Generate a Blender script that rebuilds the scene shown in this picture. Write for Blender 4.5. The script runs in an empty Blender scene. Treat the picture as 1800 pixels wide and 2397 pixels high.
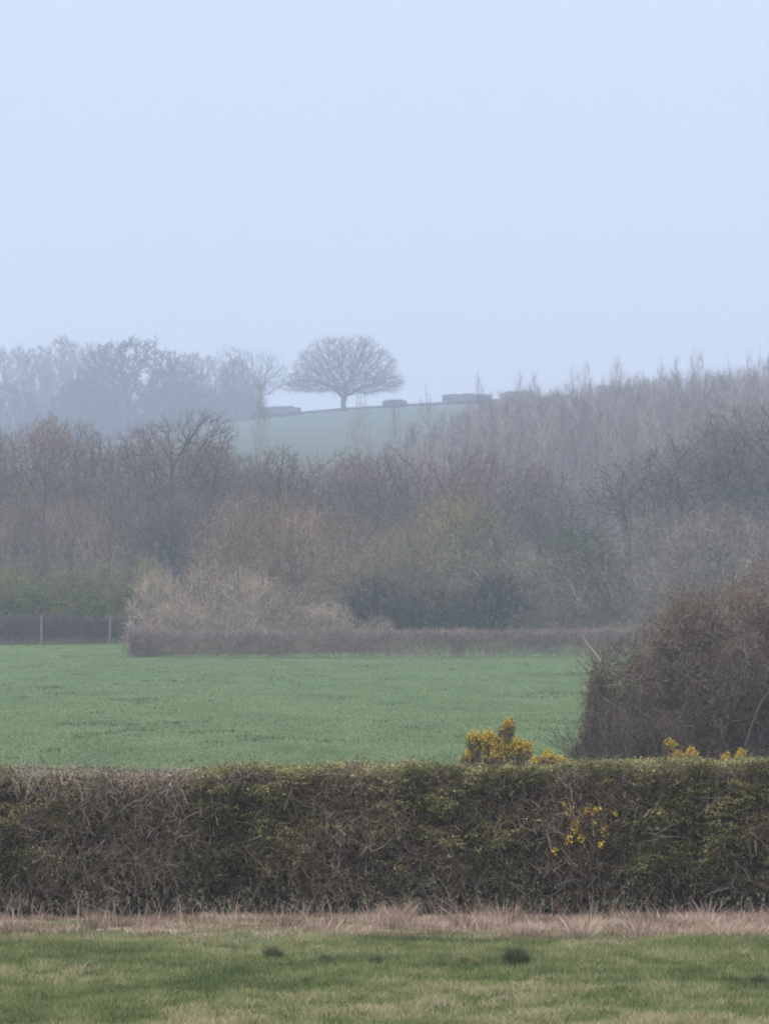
import bpy, math
import numpy as np
from math import radians as R

# ------------------------------------------------------------------ camera, sky, sun, exposure
scene = bpy.context.scene
COL = scene.collection
EYE = 2.2          # eye height above the near ground
FPX = 10000.0      # focal length in photograph pixels
HY = 1710.0        # horizon row of the photograph
cam_d = bpy.data.cameras.new("camera")
cam = bpy.data.objects.new("camera", cam_d)
COL.objects.link(cam)
cam.location = (0, 0, EYE)
cam.rotation_euler = (R(90), 0, 0)
cam_d.sensor_fit = 'VERTICAL'
cam_d.sensor_height = 36.0
cam_d.lens = 36.0 * FPX / 2397.0
cam_d.shift_y = (HY - 1198.5) / 2397.0
cam_d.clip_start = 0.5
cam_d.clip_end = 6000
scene.camera = cam

SUN_EL, SUN_AZ = R(48), R(215)
world = bpy.data.worlds.new("World")
scene.world = world
world.use_nodes = True
wn = world.node_tree
wn.nodes.clear()
w_out = wn.nodes.new('ShaderNodeOutputWorld')
w_bg = wn.nodes.new('ShaderNodeBackground')
w_sky = wn.nodes.new('ShaderNodeTexSky')
w_sky.sky_type = 'NISHITA'
w_sky.sun_disc = False
w_sky.sun_elevation = SUN_EL
w_sky.sun_rotation = SUN_AZ
w_sky.dust_density = 3.0
w_sky.ozone_density = 1.0
w_mix = wn.nodes.new('ShaderNodeMixRGB')      # high even cloud over the clear sky
w_mix.inputs[0].default_value = 0.82
w_tc = wn.nodes.new('ShaderNodeTexCoord'); w_sep = wn.nodes.new('ShaderNodeSeparateXYZ'); w_mr = wn.nodes.new('ShaderNodeMapRange')
w_mr.inputs[1].default_value = 0.15; w_mr.inputs[2].default_value = 1.0
w_grad = wn.nodes.new('ShaderNodeMixRGB')     # overcast: brighter overhead than at the horizon
w_grad.inputs[1].default_value = (6.4, 7.0, 8.75, 1)
w_grad.inputs[2].default_value = (12.0, 12.6, 15.0, 1)
wn.links.new(w_tc.outputs['Generated'], w_sep.inputs[0]); wn.links.new(w_sep.outputs[2], w_mr.inputs[0])
wn.links.new(w_mr.outputs[0], w_grad.inputs[0]); wn.links.new(w_grad.outputs[0], w_mix.inputs[2])
wn.links.new(w_sky.outputs[0], w_mix.inputs[1])
wn.links.new(w_mix.outputs[0], w_bg.inputs[0])
w_bg.inputs[1].default_value = 0.10
wn.links.new(w_bg.outputs[0], w_out.inputs[0])

sd = bpy.data.lights.new("sun", 'SUN')
sd.energy = 1.4
sd.angle = R(25)
sd.color = (1.0, 0.93, 0.83)
sun = bpy.data.objects.new("sun", sd)
COL.objects.link(sun)
sun.rotation_euler = (R(90) - SUN_EL, 0, math.pi - SUN_AZ)

scene.view_settings.view_transform = 'Standard'
scene.view_settings.look = 'None'
scene.view_settings.exposure = 0.38
scene.view_settings.gamma = 1.0
scene.render.engine = 'CYCLES'
cy = scene.cycles
cy.max_bounces = 5
cy.diffuse_bounces = 3
cy.glossy_bounces = 1
cy.transmission_bounces = 2
cy.volume_bounces = 1
cy.transparent_max_bounces = 4
cy.caustics_reflective = False
cy.caustics_refractive = False
cy.use_denoising = True
cy.filter_width = 1.9

# ------------------------------------------------------------------ helpers
def tag(o, label=None, cat=None, group=None, kind=None):
    if label: o["label"] = label
    if cat: o["category"] = cat
    if group: o["group"] = group
    if kind: o["kind"] = kind
    return o

def hashn(ix, iy, iz, seed):
    h = (ix * 374761393 + iy * 668265263 + iz * 2147483647 + seed * 974634777) & 0xFFFFFFFF
    h = ((h ^ (h >> 13)) * 1274126177) & 0xFFFFFFFF
    h = ((h ^ (h >> 16)) * 2246822519) & 0xFFFFFFFF
    return ((h ^ (h >> 15)) & 0xFFFFFF) / float(0xFFFFFF)

def vnoise(p, scale=1.0, seed=0):
    """smooth value noise 0..1 at points (N,3)"""
    q = np.asarray(p, float) * scale + 1000.0
    i = np.floor(q).astype(np.int64)
    f = q - i
    f = f * f * (3 - 2 * f)
    r = 0
    for dx in (0, 1):
        for dy in (0, 1):
            for dz in (0, 1):
                w = (f[:, 0] if dx else 1 - f[:, 0]) * (f[:, 1] if dy else 1 - f[:, 1]) * (f[:, 2] if dz else 1 - f[:, 2])
                r = r + w * hashn(i[:, 0] + dx, i[:, 1] + dy, i[:, 2] + dz, seed)
    return r

def fbm(p, scale, seed=0):
    return (vnoise(p, scale, seed) * .55 + vnoise(p, scale * 2.1, seed + 1) * .3 + vnoise(p, scale * 4.3, seed + 2) * .15)

def unit(v):
    return v / np.maximum(np.linalg.norm(v, axis=-1, keepdims=True), 1e-9)

class MB:
    """collects points and faces; build() links them as ONE mesh object"""
    def __init__(s):
        s.v = []; s.q = []; s.t = []; s.a = []; s.n = 0
    def add(s, V, Q=None, T=None, A=0.5):
        V = np.asarray(V, float).reshape(-1, 3)
        if Q is not None: s.q.append(np.asarray(Q, np.int64).reshape(-1, 4) + s.n)
        if T is not None: s.t.append(np.asarray(T, np.int64).reshape(-1, 3) + s.n)
        A = np.broadcast_to(np.asarray(A, float), (len(V),)) if np.ndim(A) == 0 else np.asarray(A, float)
        s.v.append(V); s.a.append(A); s.n += len(V)
    def mesh(s, name, mat):
        V = np.concatenate(s.v).astype(np.float32)
        Q = np.concatenate(s.q) if s.q else np.zeros((0, 4), np.int64)
        T = np.concatenate(s.t) if s.t else np.zeros((0, 3), np.int64)
        me = bpy.data.meshes.new(name)
        me.vertices.add(len(V)); me.vertices.foreach_set("co", V.ravel())
        L = np.concatenate([Q.ravel(), T.ravel()]).astype(np.int32)
        me.loops.add(len(L)); me.loops.foreach_set("vertex_index", L)
        me.polygons.add(len(Q) + len(T))
        st = np.concatenate([np.arange(len(Q)) * 4, len(Q) * 4 + np.arange(len(T)) * 3]).astype(np.int32)
        me.polygons.foreach_set("loop_start", st)
        me.update(calc_edges=True)
        at = me.attributes.new("v", 'FLOAT', 'POINT')
        at.data.foreach_set("value", np.concatenate(s.a).astype(np.float32))
        me.materials.append(mat)
        return me
    def build(s, name, mat, parent=None, smooth=False):
        me = s.mesh(name, mat)
        if smooth: me.shade_smooth()
        o = bpy.data.objects.new(name, me)
        COL.objects.link(o)
        if parent: o.parent = parent
        return o

def frames(D):
    ref = np.tile(np.array([[0.93, 0.21, 0.3]]), (len(D), 1))
    a = unit(np.cross(D, ref)); b = np.cross(D, a)
    return a, b

def twigs(B, rng, P, D, L, r, seg=2, bend=.3, up=0.0, tip=.35, A=None, sides=3):
    """many tapering bent twigs at once; returns their points (N,seg+1,3) and end directions"""
    N = len(P)
    L = np.broadcast_to(np.asarray(L, float), (N,)); r = np.broadcast_to(np.asarray(r, float), (N,))
    D = unit(D); a, b = frames(D)
    pts = [P]; d = D
    for k in range(seg):
        d = unit(d + rng.normal(0, bend, (N, 3)) * (0.6 if k == 0 else 1) + np.array([0, 0, up]))
        pts.append(pts[-1] + d * (L / seg)[:, None])
    pts = np.stack(pts, 1)
    ang = np.arange(sides) * 2 * np.pi / sides
    ring = a[:, None, :] * np.cos(ang)[None, :, None] + b[:, None, :] * np.sin(ang)[None, :, None]
    rr = r[:, None] * np.linspace(1, tip, seg + 1)[None, :]
    V = pts[:, :, None, :] + ring[:, None, :, :] * rr[:, :, None, None]
    base = (np.arange(N) * (seg + 1) * sides)[:, None, None]
    k = np.arange(seg)[None, :, None] * sides; j = np.arange(sides)[None, None, :]; j2 = (j + 1) % sides
    Q = np.stack([base + k + j, base + k + j2, base + k + sides + j2, base + k + sides + j], -1)
    if A is None: A = rng.random(N)
    B.add(V, Q=Q, A=np.repeat(A, (seg + 1) * sides))
    return pts, d

def subtwigs(B, rng, pts, n, Lf, r, spread=.9, up=0.1, seg=2, bend=.3, L=None, A=None):
    """n side shoots on every polyline"""
    N, S, _ = pts.shape
    idx = np.repeat(np.arange(N), n)
    t = rng.uniform(.2, 1, N * n) * (S - 1)
    i = np.minimum(t.astype(int), S - 2); f = (t - i)[:, None]
    p0, p1 = pts[idx, i], pts[idx, i + 1]
    P = p0 * (1 - f) + p1 * f
    dd = unit(p1 - p0)
    D = unit(dd + rng.normal(0, spread, P.shape) * .7 + np.array([0, 0, up]))
    if L is None: L = np.linalg.norm(pts[:, -1] - pts[:, 0], axis=1)[idx] * Lf * rng.uniform(.5, 1.2, N * n)
    return twigs(B, rng, P, D, L, r, seg=seg, bend=bend, A=A)

def leaves(B, rng, P, size, A=None, flat=0.3, asp=.5):
    """small pointed leaf faces with a fold"""
    N = len(P)
    size = np.broadcast_to(np.asarray(size, float), (N,)) * rng.uniform(.6, 1.3, N)
    a = unit(rng.normal(0, 1, (N, 3)))
    n = unit(rng.normal(0, 1, (N, 3)) + np.array([0, 0, flat * 3]))
    b = unit(np.cross(n, a)); a = np.cross(b, n)
    s = size[:, None]
    V = np.stack([P - a * s * .5, P + b * s * asp * .5 + n * s * .12, P + a * s * .5, P - b * s * asp * .5 + n * s * .12], 1)
    base = np.arange(N)[:, None] * 4
    T = np.concatenate([base + np.array([[0, 1, 2]]), base + np.array([[0, 2, 3]])])
    if A is None: A = rng.random(N)
    B.add(V, T=T, A=np.repeat(A, 4))

def blades(B, rng, P, h, w, lean=.35, A=None, wind=None):
    """bent grass blades: two faces each"""
    N = len(P)
    h = np.broadcast_to(np.asarray(h, float), (N,)); w = np.broadcast_to(np.asarray(w, float), (N,))
    th = rng.uniform(0, 2 * np.pi, N)
    side = np.stack([np.cos(th), np.sin(th), np.zeros(N)], 1)
    ln = rng.normal(0, lean, (N, 2))
    if wind is not None: ln = ln + wind
    tip = P + np.stack([ln[:, 0] * h, ln[:, 1] * h, h * rng.uniform(.7, 1, N)], 1)
    mid = P * .5 + tip * .5 + np.stack([np.zeros(N), np.zeros(N), h * .12], 1)
    wv = side * w[:, None] * .5
    V = np.stack([P - wv, P + wv, mid + wv * .75, mid - wv * .75, tip], 1)
    base = np.arange(N)[:, None] * 5
    Q = base + np.array([[0, 1, 2, 3]]); T = base + np.array([[3, 2, 4]])
    if A is None: A = rng.random(N)
    B.add(V, Q=Q, T=T, A=np.repeat(A, 5))

# ------------------------------------------------------------------ materials
def mat(name, ramp, rough=.85, objcol=False, noise=None, nmix=.5, trans=0.0, nscale3=None, spec=.25):
    """ramp: colours picked by the per-element attribute; optional noise patches; optional object colour tint"""
    m = bpy.data.materials.new(name); m.use_nodes = True
    nt = m.node_tree; nd = nt.nodes; bs = nd['Principled BSDF']
    bs.inputs['Roughness'].default_value = rough
    bs.inputs['Specular IOR Level'].default_value = spec
    at = nd.new('ShaderNodeAttribute'); at.attribute_name = 'v'
    fac = at.outputs['Fac']
    if noise:
        tc = nd.new('ShaderNodeNewGeometry')
        mp = nd.new('ShaderNodeVectorMath'); mp.operation = 'MULTIPLY'
        mp.inputs[1].default_value = nscale3 or (1, 1, 1)
        nt.links.new(tc.outputs['Position'], mp.inputs[0])
        no = nd.new('ShaderNodeTexNoise'); no.inputs['Scale'].default_value = noise; no.inputs['Detail'].default_value = 5
        no.inputs['Roughness'].default_value = .65
        nt.links.new(mp.outputs[0], no.inputs['Vector'])
        mr = nd.new('ShaderNodeMapRange'); mr.inputs[1].default_value = .25; mr.inputs[2].default_value = .75
        nt.links.new(no.outputs['Fac'], mr.inputs[0])
        mx = nd.new('ShaderNodeMix'); mx.data_type = 'FLOAT'; mx.inputs[0].default_value = nmix
        nt.links.new(fac, mx.inputs[2]); nt.links.new(mr.outputs[0], mx.inputs[3])
        fac = mx.outputs[0]
    cr = nd.new('ShaderNodeValToRGB')
    el = cr.color_ramp.elements
    while len(el) > 1: el.remove(el[-1])
    for k, (p, c) in enumerate(ramp):
        e = el[0] if k == 0 else el.new(p)
        e.position = p; e.color = (*c, 1)
    nt.links.new(fac, cr.inputs[0])
    out = cr.outputs[0]
    if objcol:
        oi = nd.new('ShaderNodeObjectInfo')
        mu = nd.new('ShaderNodeMixRGB'); mu.blend_type = 'MULTIPLY'; mu.inputs[0].default_value = 1
        nt.links.new(out, mu.inputs[1]); nt.links.new(oi.outputs['Color'], mu.inputs[2]); out = mu.outputs[0]
    nt.links.new(out, bs.inputs['Base Color'])
    if trans:
        tr = nd.new('ShaderNodeBsdfTranslucent'); nt.links.new(out, tr.inputs[0])
        ms = nd.new('ShaderNodeMixShader'); ms.inputs[0].default_value = trans
        nt.links.new(bs.outputs[0], ms.inputs[1]); nt.links.new(tr.outputs[0], ms.inputs[2])
        nt.links.new(ms.outputs[0], nd['Material Output'].inputs[0])
    return m

# relative brightness ramps multiplied by each plant's own colour
M_TWIG = mat('twig_bark', [(0, (.35, .35, .36)), (.5, (.9, .9, .9)), (1, (2.0, 1.9, 1.8))], objcol=True)
M_BARK = mat('trunk_bark', [(0, (.6, .6, .6)), (1, (1.2, 1.2, 1.2))], objcol=True, noise=2.0)
M_HTWIG = mat('hedge_twig', [(0, (.06, .045, .033)), (.5, (.29, .215, .155)), (.85, (.46, .36, .28)), (1, (.62, .53, .44))])
M_HSTEM = mat('hedge_stem', [(0, (.07, .06, .05)), (.7, (.16, .145, .13)), (1, (.34, .31, .28))])
M_HLEAF = mat('hedge_leaf', [(0, (.065, .07, .03)), (.45, (.25, .25, .095)), (.8, (.42, .40, .16)), (1, (.52, .47, .24))], trans=.25)
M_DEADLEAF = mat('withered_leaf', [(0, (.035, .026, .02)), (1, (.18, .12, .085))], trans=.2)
M_LEAF = mat('shrub_leaf', [(0, (.5, .5, .5)), (1, (1.4, 1.4, 1.4))], objcol=True, trans=.2)
M_FLOWER = mat('gorse_flower', [(0, (.62, .38, .02)), (.5, (.94, .66, .04)), (1, (1.0, .80, .14))], trans=.2, rough=.6)
M_GORSE = mat('gorse_spine', [(0, (.05, .04, .025)), (.6, (.15, .11, .06)), (1, (.28, .20, .12))])
M_GRASS = mat('field_grass', [(0, (.06, .09, .03)), (.35, (.17, .21, .075)), (.62, (.29, .305, .125)), (.82, (.40, .36, .20)), (1, (.58, .48, .32))], noise=.9, nmix=.25, trans=.25)
M_SOILG = mat('grass_ground', [(0, (.06, .085, .03)), (.5, (.12, .14, .055)), (1, (.20, .17, .10))], noise=.7, nmix=1)
M_MID = mat('crop_grass', [(0, (.055, .085, .035)), (.5, (.135, .20, .075)), (1, (.19, .25, .105))], noise=.12, nmix=.35, trans=.2, nscale3=(1, .35, 1))
M_DRY = mat('dry_grass_blade', [(0, (.10, .065, .045)), (.4, (.34, .235, .175)), (.75, (.60, .45, .345)), (1, (.86, .73, .57))], noise=1.5, nmix=.3, trans=.2)
M_RUSH = mat('rush_blade', [(0, (.10, .12, .055)), (1, (.30, .33, .16))], trans=.15)
M_POST = mat('weathered_post', [(0, (.12, .11, .095)), (1, (.21, .19, .17))], noise=6, nmix=1)

def terrain_mat():
    m = bpy.data.materials.new('pasture'); m.use_nodes = True
    nt = m.node_tree; nd = nt.nodes; bs = nd['Principled BSDF']
    bs.inputs['Roughness'].default_value = .95; bs.inputs['Specular IOR Level'].default_value = .1
    g = nd.new('ShaderNodeNewGeometry'); sx = nd.new('ShaderNodeSeparateXYZ'); nt.links.new(g.outputs['Position'], sx.inputs[0])
    def ramp(noise, cols, sc3):
        mp = nd.new('ShaderNodeVectorMath'); mp.operation = 'MULTIPLY'; mp.inputs[1].default_value = sc3
        nt.links.new(g.outputs['Position'], mp.inputs[0])
        no = nd.new('ShaderNodeTexNoise'); no.inputs['Scale'].default_value = noise; no.inputs['Detail'].default_value = 8; no.inputs['Roughness'].default_value = .7
        nt.links.new(mp.outputs[0], no.inputs['Vector'])
        cr = nd.new('ShaderNodeValToRGB'); el = cr.color_ramp.elements
        el[0].position, el[0].color = .3, (*cols[0], 1); el[1].position, el[1].color = .7, (*cols[-1], 1)
        if len(cols) == 3: e = el.new(.5); e.color = (*cols[1], 1)
        nt.links.new(no.outputs['Fac'], cr.inputs[0]); return cr.outputs[0]
    near = ramp(.6, [(.07, .10, .035), (.12, .14, .055), (.19, .17, .10)], (1, 1, 1))
    midf = ramp(.5, [(.085, .13, .05), (.12, .175, .068), (.155, .21, .09)], (1, .3, 1))
    wood = ramp(.3, [(.05, .045, .035), (.09, .085, .05), (.08, .10, .05)], (1, 1, 1))
    far = ramp(.05, [(.085, .12, .085), (.10, .13, .095), (.12, .14, .10)], (1, .6, 1))
    def step(a, c0, c1, soft=2.0):
        mr = nd.new('ShaderNodeMapRange'); mr.inputs[1].default_value = a - soft; mr.inputs[2].default_value = a + soft
        nt.links.new(sx.outputs[1], mr.inputs[0])
        mx = nd.new('ShaderNodeMixRGB'); nt.links.new(mr.outputs[0], mx.inputs[0])
        nt.links.new(c0, mx.inputs[1]); nt.links.new(c1, mx.inputs[2]); return mx.outputs[0]
    c = step(54, near, midf); c = step(262, c, wood); c = step(600, c, far, 25)
    nt.links.new(c, bs.inputs['Base Color'])
    return m

# ------------------------------------------------------------------ terrain
PY = np.array([-80, 0, 52, 60, 80, 100, 150, 200, 230, 260, 300, 400, 500, 600, 700, 800, 900, 1000, 1150, 1250, 1400, 1600, 2000.])
PZ = np.array([-2.2, -2.2, -2.2, -2.0, -1.5, -.9, 1.0, 2.85, 3.9, 5.2, 8, 17, 27, 36.5, 45.5, 54.5, 63.5, 72.5, 86.8, 92, 97, 97, 85])
def ground(x, y):
    x = np.asarray(x, float); y = np.asarray(y, float)
    z = np.interp(y, PY, PZ)
    for d in (6., 12.):
        z = z * .4 + .3 * np.interp(y - d * np.clip((y - 54) / 100, 0, 1), PY, PZ) + .3 * np.interp(y + d * np.clip((y - 54) / 100, 0, 1), PY, PZ)
    k = np.clip((y - 450) / 500, 0, 1)
    z = z + k * (.055 * x + 0.0009 * np.minimum(x, 0) * np.abs(np.minimum(x, 0)) * -1 * -1)
    k2 = np.clip((y - 120) / 110, 0, 1) * np.clip((420 - y) / 100, 0, 1)
    z = z + k2 * (-.0011 * (x - 1) ** 2 * np.where(x < 1, .25, -.25)) * (np.abs(x) < 60)
    n = np.clip((54 - y) / 6, 0, 1)
    P = np.stack([x.ravel(), y.ravel(), np.zeros(x.size)], 1)
    z = z + n * .07 * (fbm(P, .55, 3).reshape(x.shape) - .5)
    return z + EYE

def pos(px, py, D):
    """world point seen at photograph pixel px,py at distance D"""
    return np.array([(px - 900) / FPX * D, D, EYE + (HY - py) / FPX * D])

def make_terrain():
    xs = np.concatenate([np.linspace(-420, -70, 20)[:-1], np.linspace(-70, -12, 30)[:-1], np.linspace(-12, 12, 97), np.linspace(12, 70, 30)[1:], np.linspace(70, 420, 20)[1:]])
    ys = np.concatenate([np.linspace(-60, 22, 12)[:-1], np.linspace(22, 56, 137)[:-1], np.linspace(56, 270, 110)[:-1], np.linspace(270, 1950, 200)])
    X, Y = np.meshgrid(xs, ys)
    Z = ground(X, Y)
    V = np.stack([X, Y, Z], -1).reshape(-1, 3)
    nx, ny = len(xs), len(ys)
    i = (np.arange(ny - 1)[:, None] * nx + np.arange(nx - 1)[None, :]).ravel()
    Q = np.stack([i, i + 1, i + nx + 1, i + nx], 1)
    B = MB(); B.add(V, Q=Q)
    o = B.build('ground', terrain_mat(), smooth=True)
    tag(o, kind='structure')
make_terrain()

# ------------------------------------------------------------------ bare trees by space colonisation
def colonise(rng, att, nodes, parents, step, infl, kill, iters=120, trop=(0, 0, .05)):
    att = att.copy(); P = [np.array(n, float) for n in nodes]; par = list(parents)
    pos_ = np.array(P); dmat = np.linalg.norm(att[:, None] - pos_[None], axis=2)
    near = dmat.argmin(1); dist = dmat.min(1)
    trop = np.array(trop)
    for it in range(iters):
        keep = dist > kill
        att, near, dist = att[keep], near[keep], dist[keep]
        if not len(att): break
        act = dist < infl
        if not act.any(): act = dist <= dist.min() + .01
        d = unit(att[act] - pos_[near[act]])
        acc = np.zeros((len(pos_), 3)); np.add.at(acc, near[act], d)
        idx = np.unique(near[act])
        nd = unit(unit(acc[idx]) + trop + rng.normal(0, .18, (len(idx), 3)))
        new = pos_[idx] + nd * step
        n0 = len(pos_)
        pos_ = np.concatenate([pos_, new]); par.extend(idx.tolist())
        dm = np.linalg.norm(att[:, None] - new[None], axis=2)
        j = dm.argmin(1); m = dm.min(1)
        b = m < dist
        near[b] = n0 + j[b]; dist[b] = m[b]
        if len(pos_) > 5000: break
    return pos_, np.array(par)

def limbs(B, P, par, r_tip, expo, sides=5, rmax=None):
    n = len(P); ch = np.zeros(n); r = np.zeros(n)
    acc = np.zeros(n)
    main = np.full(n, -1)
    best = np.zeros(n)
    for i in range(n - 1, -1, -1):
        r[i] = max(acc[i] ** (1 / expo), r_tip)
        p = par[i]
        if p >= 0:
            acc[p] += r[i] ** expo
            if r[i] > best[p]: best[p] = r[i]; main[p] = i
    if rmax: r = np.minimum(r, rmax)
    D = np.zeros((n, 3)); D[:, 2] = 1
    e = par >= 0
    D[e] = unit(P[e] - P[par[e]])
    a, b = frames(D)
    i = np.nonzero(e)[0]; p = par[i]
    cont = main[p] == i
    ang = np.arange(sides) * 2 * np.pi / sides
    ca, sa = np.cos(ang)[None, :, None], np.sin(ang)[None, :, None]
    fa = np.where(cont[:, None], a[p], a[i]); fb = np.where(cont[:, None], b[p], b[i])
    rp = np.where(cont, r[p], np.minimum(r[i] * 1.15, r[p]))
    r0 = P[p][:, None] + (fa[:, None] * ca + fb[:, None] * sa) * rp[:, None, None]
    r1 = P[i][:, None] + (a[i][:, None] * ca + b[i][:, None] * sa) * r[i][:, None, None]
    V = np.concatenate([r0, r1], 1)
    base = (np.arange(len(i)) * 2 * sides)[:, None]; j = np.arange(sides)[None]; j2 = (j + 1) % sides
    Q = np.stack([base + j, base + j2, base + sides + j2, base + sides + j], -1)
    B.add(V, Q=Q, A=.5)
    return r, D

def ell(rng, n, c, rad, zmin=None, shell=.45, lump=.35, seed=0):
    """attractors in a lumpy ellipsoid, denser towards its skin"""
    out = []
    tot = 0
    while tot < n:
        u = unit(rng.normal(0, 1, (n, 3)))
        k = rng.random(n) ** shell
        lum = 1 - lump * fbm(u * 1.0, 2.2, seed)
        p = u * (k * lum)[:, None] * np.array(rad) + np.array(c)
        if zmin is not None: p = p[p[:, 2] > zmin]
        out.append(p); tot += len(p)
    return np.concatenate(out)[:n]

class Proto: pass
PROTOS = {}
def tree_proto(key, seed, envs, stems, step, infl, kill, r_tip=.018, expo=2.2, tw=2, twL=(.5, 1.1), twR=.012, sub=2, up=.1,
               bend=.3, rth=.05, leaf=None, trop=(0, 0, .06), rmax=None, subL=.5, lump=.35):
    rng = np.random.default_rng(seed)
    att = np.concatenate([ell(rng, n, c, rad, zmin, seed=seed + k, lump=lump) for k, (n, c, rad, zmin) in enumerate(envs)])
    nodes, par = [], []
    for st in stems:
        for k, s in enumerate(st):
            par.append(-1 if k == 0 else len(nodes) - 1); nodes.append(s)
    P, par = colonise(rng, att, nodes, par, step, infl, kill, trop=trop)
    B = MB(); r, D = limbs(B, P, par, r_tip, expo, rmax=rmax)
    T = MB()
    c = np.array(envs[0][1])
    i = np.nonzero((r < rth) & (P[:, 2] > .2))[0]
    i = np.repeat(i, tw)
    out = unit(P[i] - c)
    d = unit(D[i] * .7 + out * .45 + rng.normal(0, .55, (len(i), 3)) + np.array([0, 0, up]))
    pts, _ = twigs(T, rng, P[i], d, rng.uniform(*twL, len(i)), twR, bend=bend, up=up * .5, A=np.clip(.45 + 1.6 * (fbm(P[i], .6, seed) - .5) + rng.normal(0, .14, len(i)), 0, 1))
    if sub: subtwigs(T, rng, pts, sub, subL, twR * .8, up=up)
    p = Proto(); p.key = key
    p.trunk = B.mesh(key + '_trunk', M_BARK); p.crown = T.mesh(key + '_crown', M_TWIG); p.leaf = None
    p.trunk.shade_smooth()
    if leaf:
        Lb = MB(); n, size = leaf
        k = rng.integers(0, len(pts), n); f = rng.random((n, 1))
        q = pts[k, 1] * (1 - f) + pts[k, 2] * f + rng.normal(0, .12, (n, 3))
        msk = fbm(q, .9, seed + 9) > .42
        leaves(Lb, rng, q[msk], size, flat=.5, asp=.7)
        p.leaf = Lb.mesh(key + '_leaves', M_LEAF)
    z = np.concatenate([P[:, 2], pts[:, 2, 2]]); x = np.concatenate([P[:, 0], pts[:, 2, 0]])
    p.h = np.percentile(z, 99.7); p.w = np.percentile(x, 99) - np.percentile(x, 1)
    p.x0 = (np.percentile(x, 99) + np.percentile(x, 1)) / 2
    PROTOS[key] = p
    return p

def place(key, name, label, cat, px, top, D, width, col, bark=None, group=None, rot=0., leafcol=None, base=None, mirror=False):
    """stand a plant on the ground at distance D so its top reaches photograph row `top`; width in photo pixels"""
    p = PROTOS[key]
    x = (px - 900) / FPX * D
    g = float(ground(np.array([x]), np.array([D]))[0]) if base is None else base
    h = EYE + (HY - top) / FPX * D - g
    sz = h / p.h; sx = (width / FPX * D) / p.w
    root = bpy.data.objects.new(name, None); COL.objects.link(root)
    root.empty_display_size = .3
    root.location = (x, D, g - .05)
    root.rotation_euler = (0, 0, rot)
    root.scale = (sx * (-1 if mirror else 1), sx, sz)
    tag(root, label, cat, group)
    parts = [('trunk', p.trunk, bark or tuple(c * .9 for c in col)), ('crown', p.crown, col)]
    if p.leaf is not None: parts.append(('leaves', p.leaf, leafcol or col))
    for nm, me, c in parts:
        o = bpy.data.objects.new(nm, me); COL.objects.link(o); o.parent = root; o.color = (*c, 1)
    return root

def chain(x0, y0, z0, x1, y1, z1, n):
    return [(x0 + (x1 - x0) * k / n, y0 + (y1 - y0) * k / n, z0 + (z1 - z0) * k / n) for k in range(n + 1)]

# the hilltop oak: broad dome, low spreading limbs, short trunk
tree_proto('oak', 17, [(4600, (0, 0, 4.3), (11.0, 10.4, 9.0), 3.2), (900, (-7.0, 0, 4.4), (4.4, 5, 2.3), 2.9), (900, (7.2, .5, 4.9), (4.2, 5, 2.2), 3.1), (300, (3, 0, 3.2), (5, 4, .8), 2.4)],
           [chain(0, 0, -.3, -.15, 0, 1.1, 3) + chain(-.15, 0, 1.5, .05, 0, 2.2, 2)], .5, 4.2, 0.74, r_tip=.024, expo=2.0, tw=4, twL=(.4, 1.0), twR=.016, sub=2, up=.08, rth=.085, trop=(0, 0, .02), rmax=.48, lump=.22)
for k in range(3):
    tree_proto('far%d' % k, 60 + k, [(2300, (0, 0, 8.5), (5.6 + k * .5, 5, 6.0), 2.0), (500, (2.5 - 2.5 * k, 0, 11.5), (2.6, 2.6, 2.6), None)], [chain(0, 0, -.3, .2, 0, 2.5, 5)], .5, 3.5, .8, r_tip=.025, expo=2.2,
               tw=7, twL=(.3, .75), twR=.026, sub=3, up=.05, rth=.12, lump=.2)
tree_proto('dome', 12, [(3000, (0, 0, .8), (6.4, 5.0, 9.0), .2)], [chain(0, 0, -.3, 0, 0, 1.5, 4)], .5, 3.5, .75, r_tip=.03, expo=2.2, tw=7, twL=(.4, .9), twR=.03, sub=3, up=.05, rth=.14, lump=.1)
# woodland trees with round or ragged crowns
for k, (sd, w, h, cb) in enumerate([(21, 4.2, 6.0, 4.5), (22, 5.2, 5.2, 4.0), (23, 3.4, 6.4, 5.0)]):
    tree_proto('wood%d' % k, sd, [(2000, (0, 0, cb + h * .55), (w, w, h), 1.8), (500, (w * .5, .5, cb + h * 1.1), (w * .5, w * .5, h * .45), None)],
               [chain(0, 0, -.3, .2 * k, .1, 2.2, 4)], .42, 3.2, .62, r_tip=.015, expo=2.25, tw=4, twL=(.45, 1.0), twR=.013, sub=3, up=.08, rth=.06, bend=.32)
# ragged open crown
tree_proto('ragged', 31, [(900, (0, 0, 9), (5.5, 4.5, 3.6), 4), (350, (-3, 0, 11), (2.5, 2.5, 1.8), None), (350, (3.4, 0, 8), (2.8, 2.5, 1.4), None)],
           [chain(0, 0, -.3, .3, 0, 4.5, 7)], .45, 3.5, .7, r_tip=.025, tw=2, twL=(.6, 1.3), twR=.015, sub=2, up=.1, rth=.07)
# slender upright tree
for k, sd in enumerate((41, 42)):
    tree_proto('slender%d' % k, sd, [(700, (0, 0, 7.5), (1.5 + .4 * k, 1.6, 6.2), 1.5)], [chain(0, 0, -.3, 0, 0, 8 + 2 * k, 16)], .4, 2.2, .6,
               r_tip=.014, tw=2, twL=(.6, 1.4), twR=.011, sub=1, up=.9, rth=.05, trop=(0, 0, .5))
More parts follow.
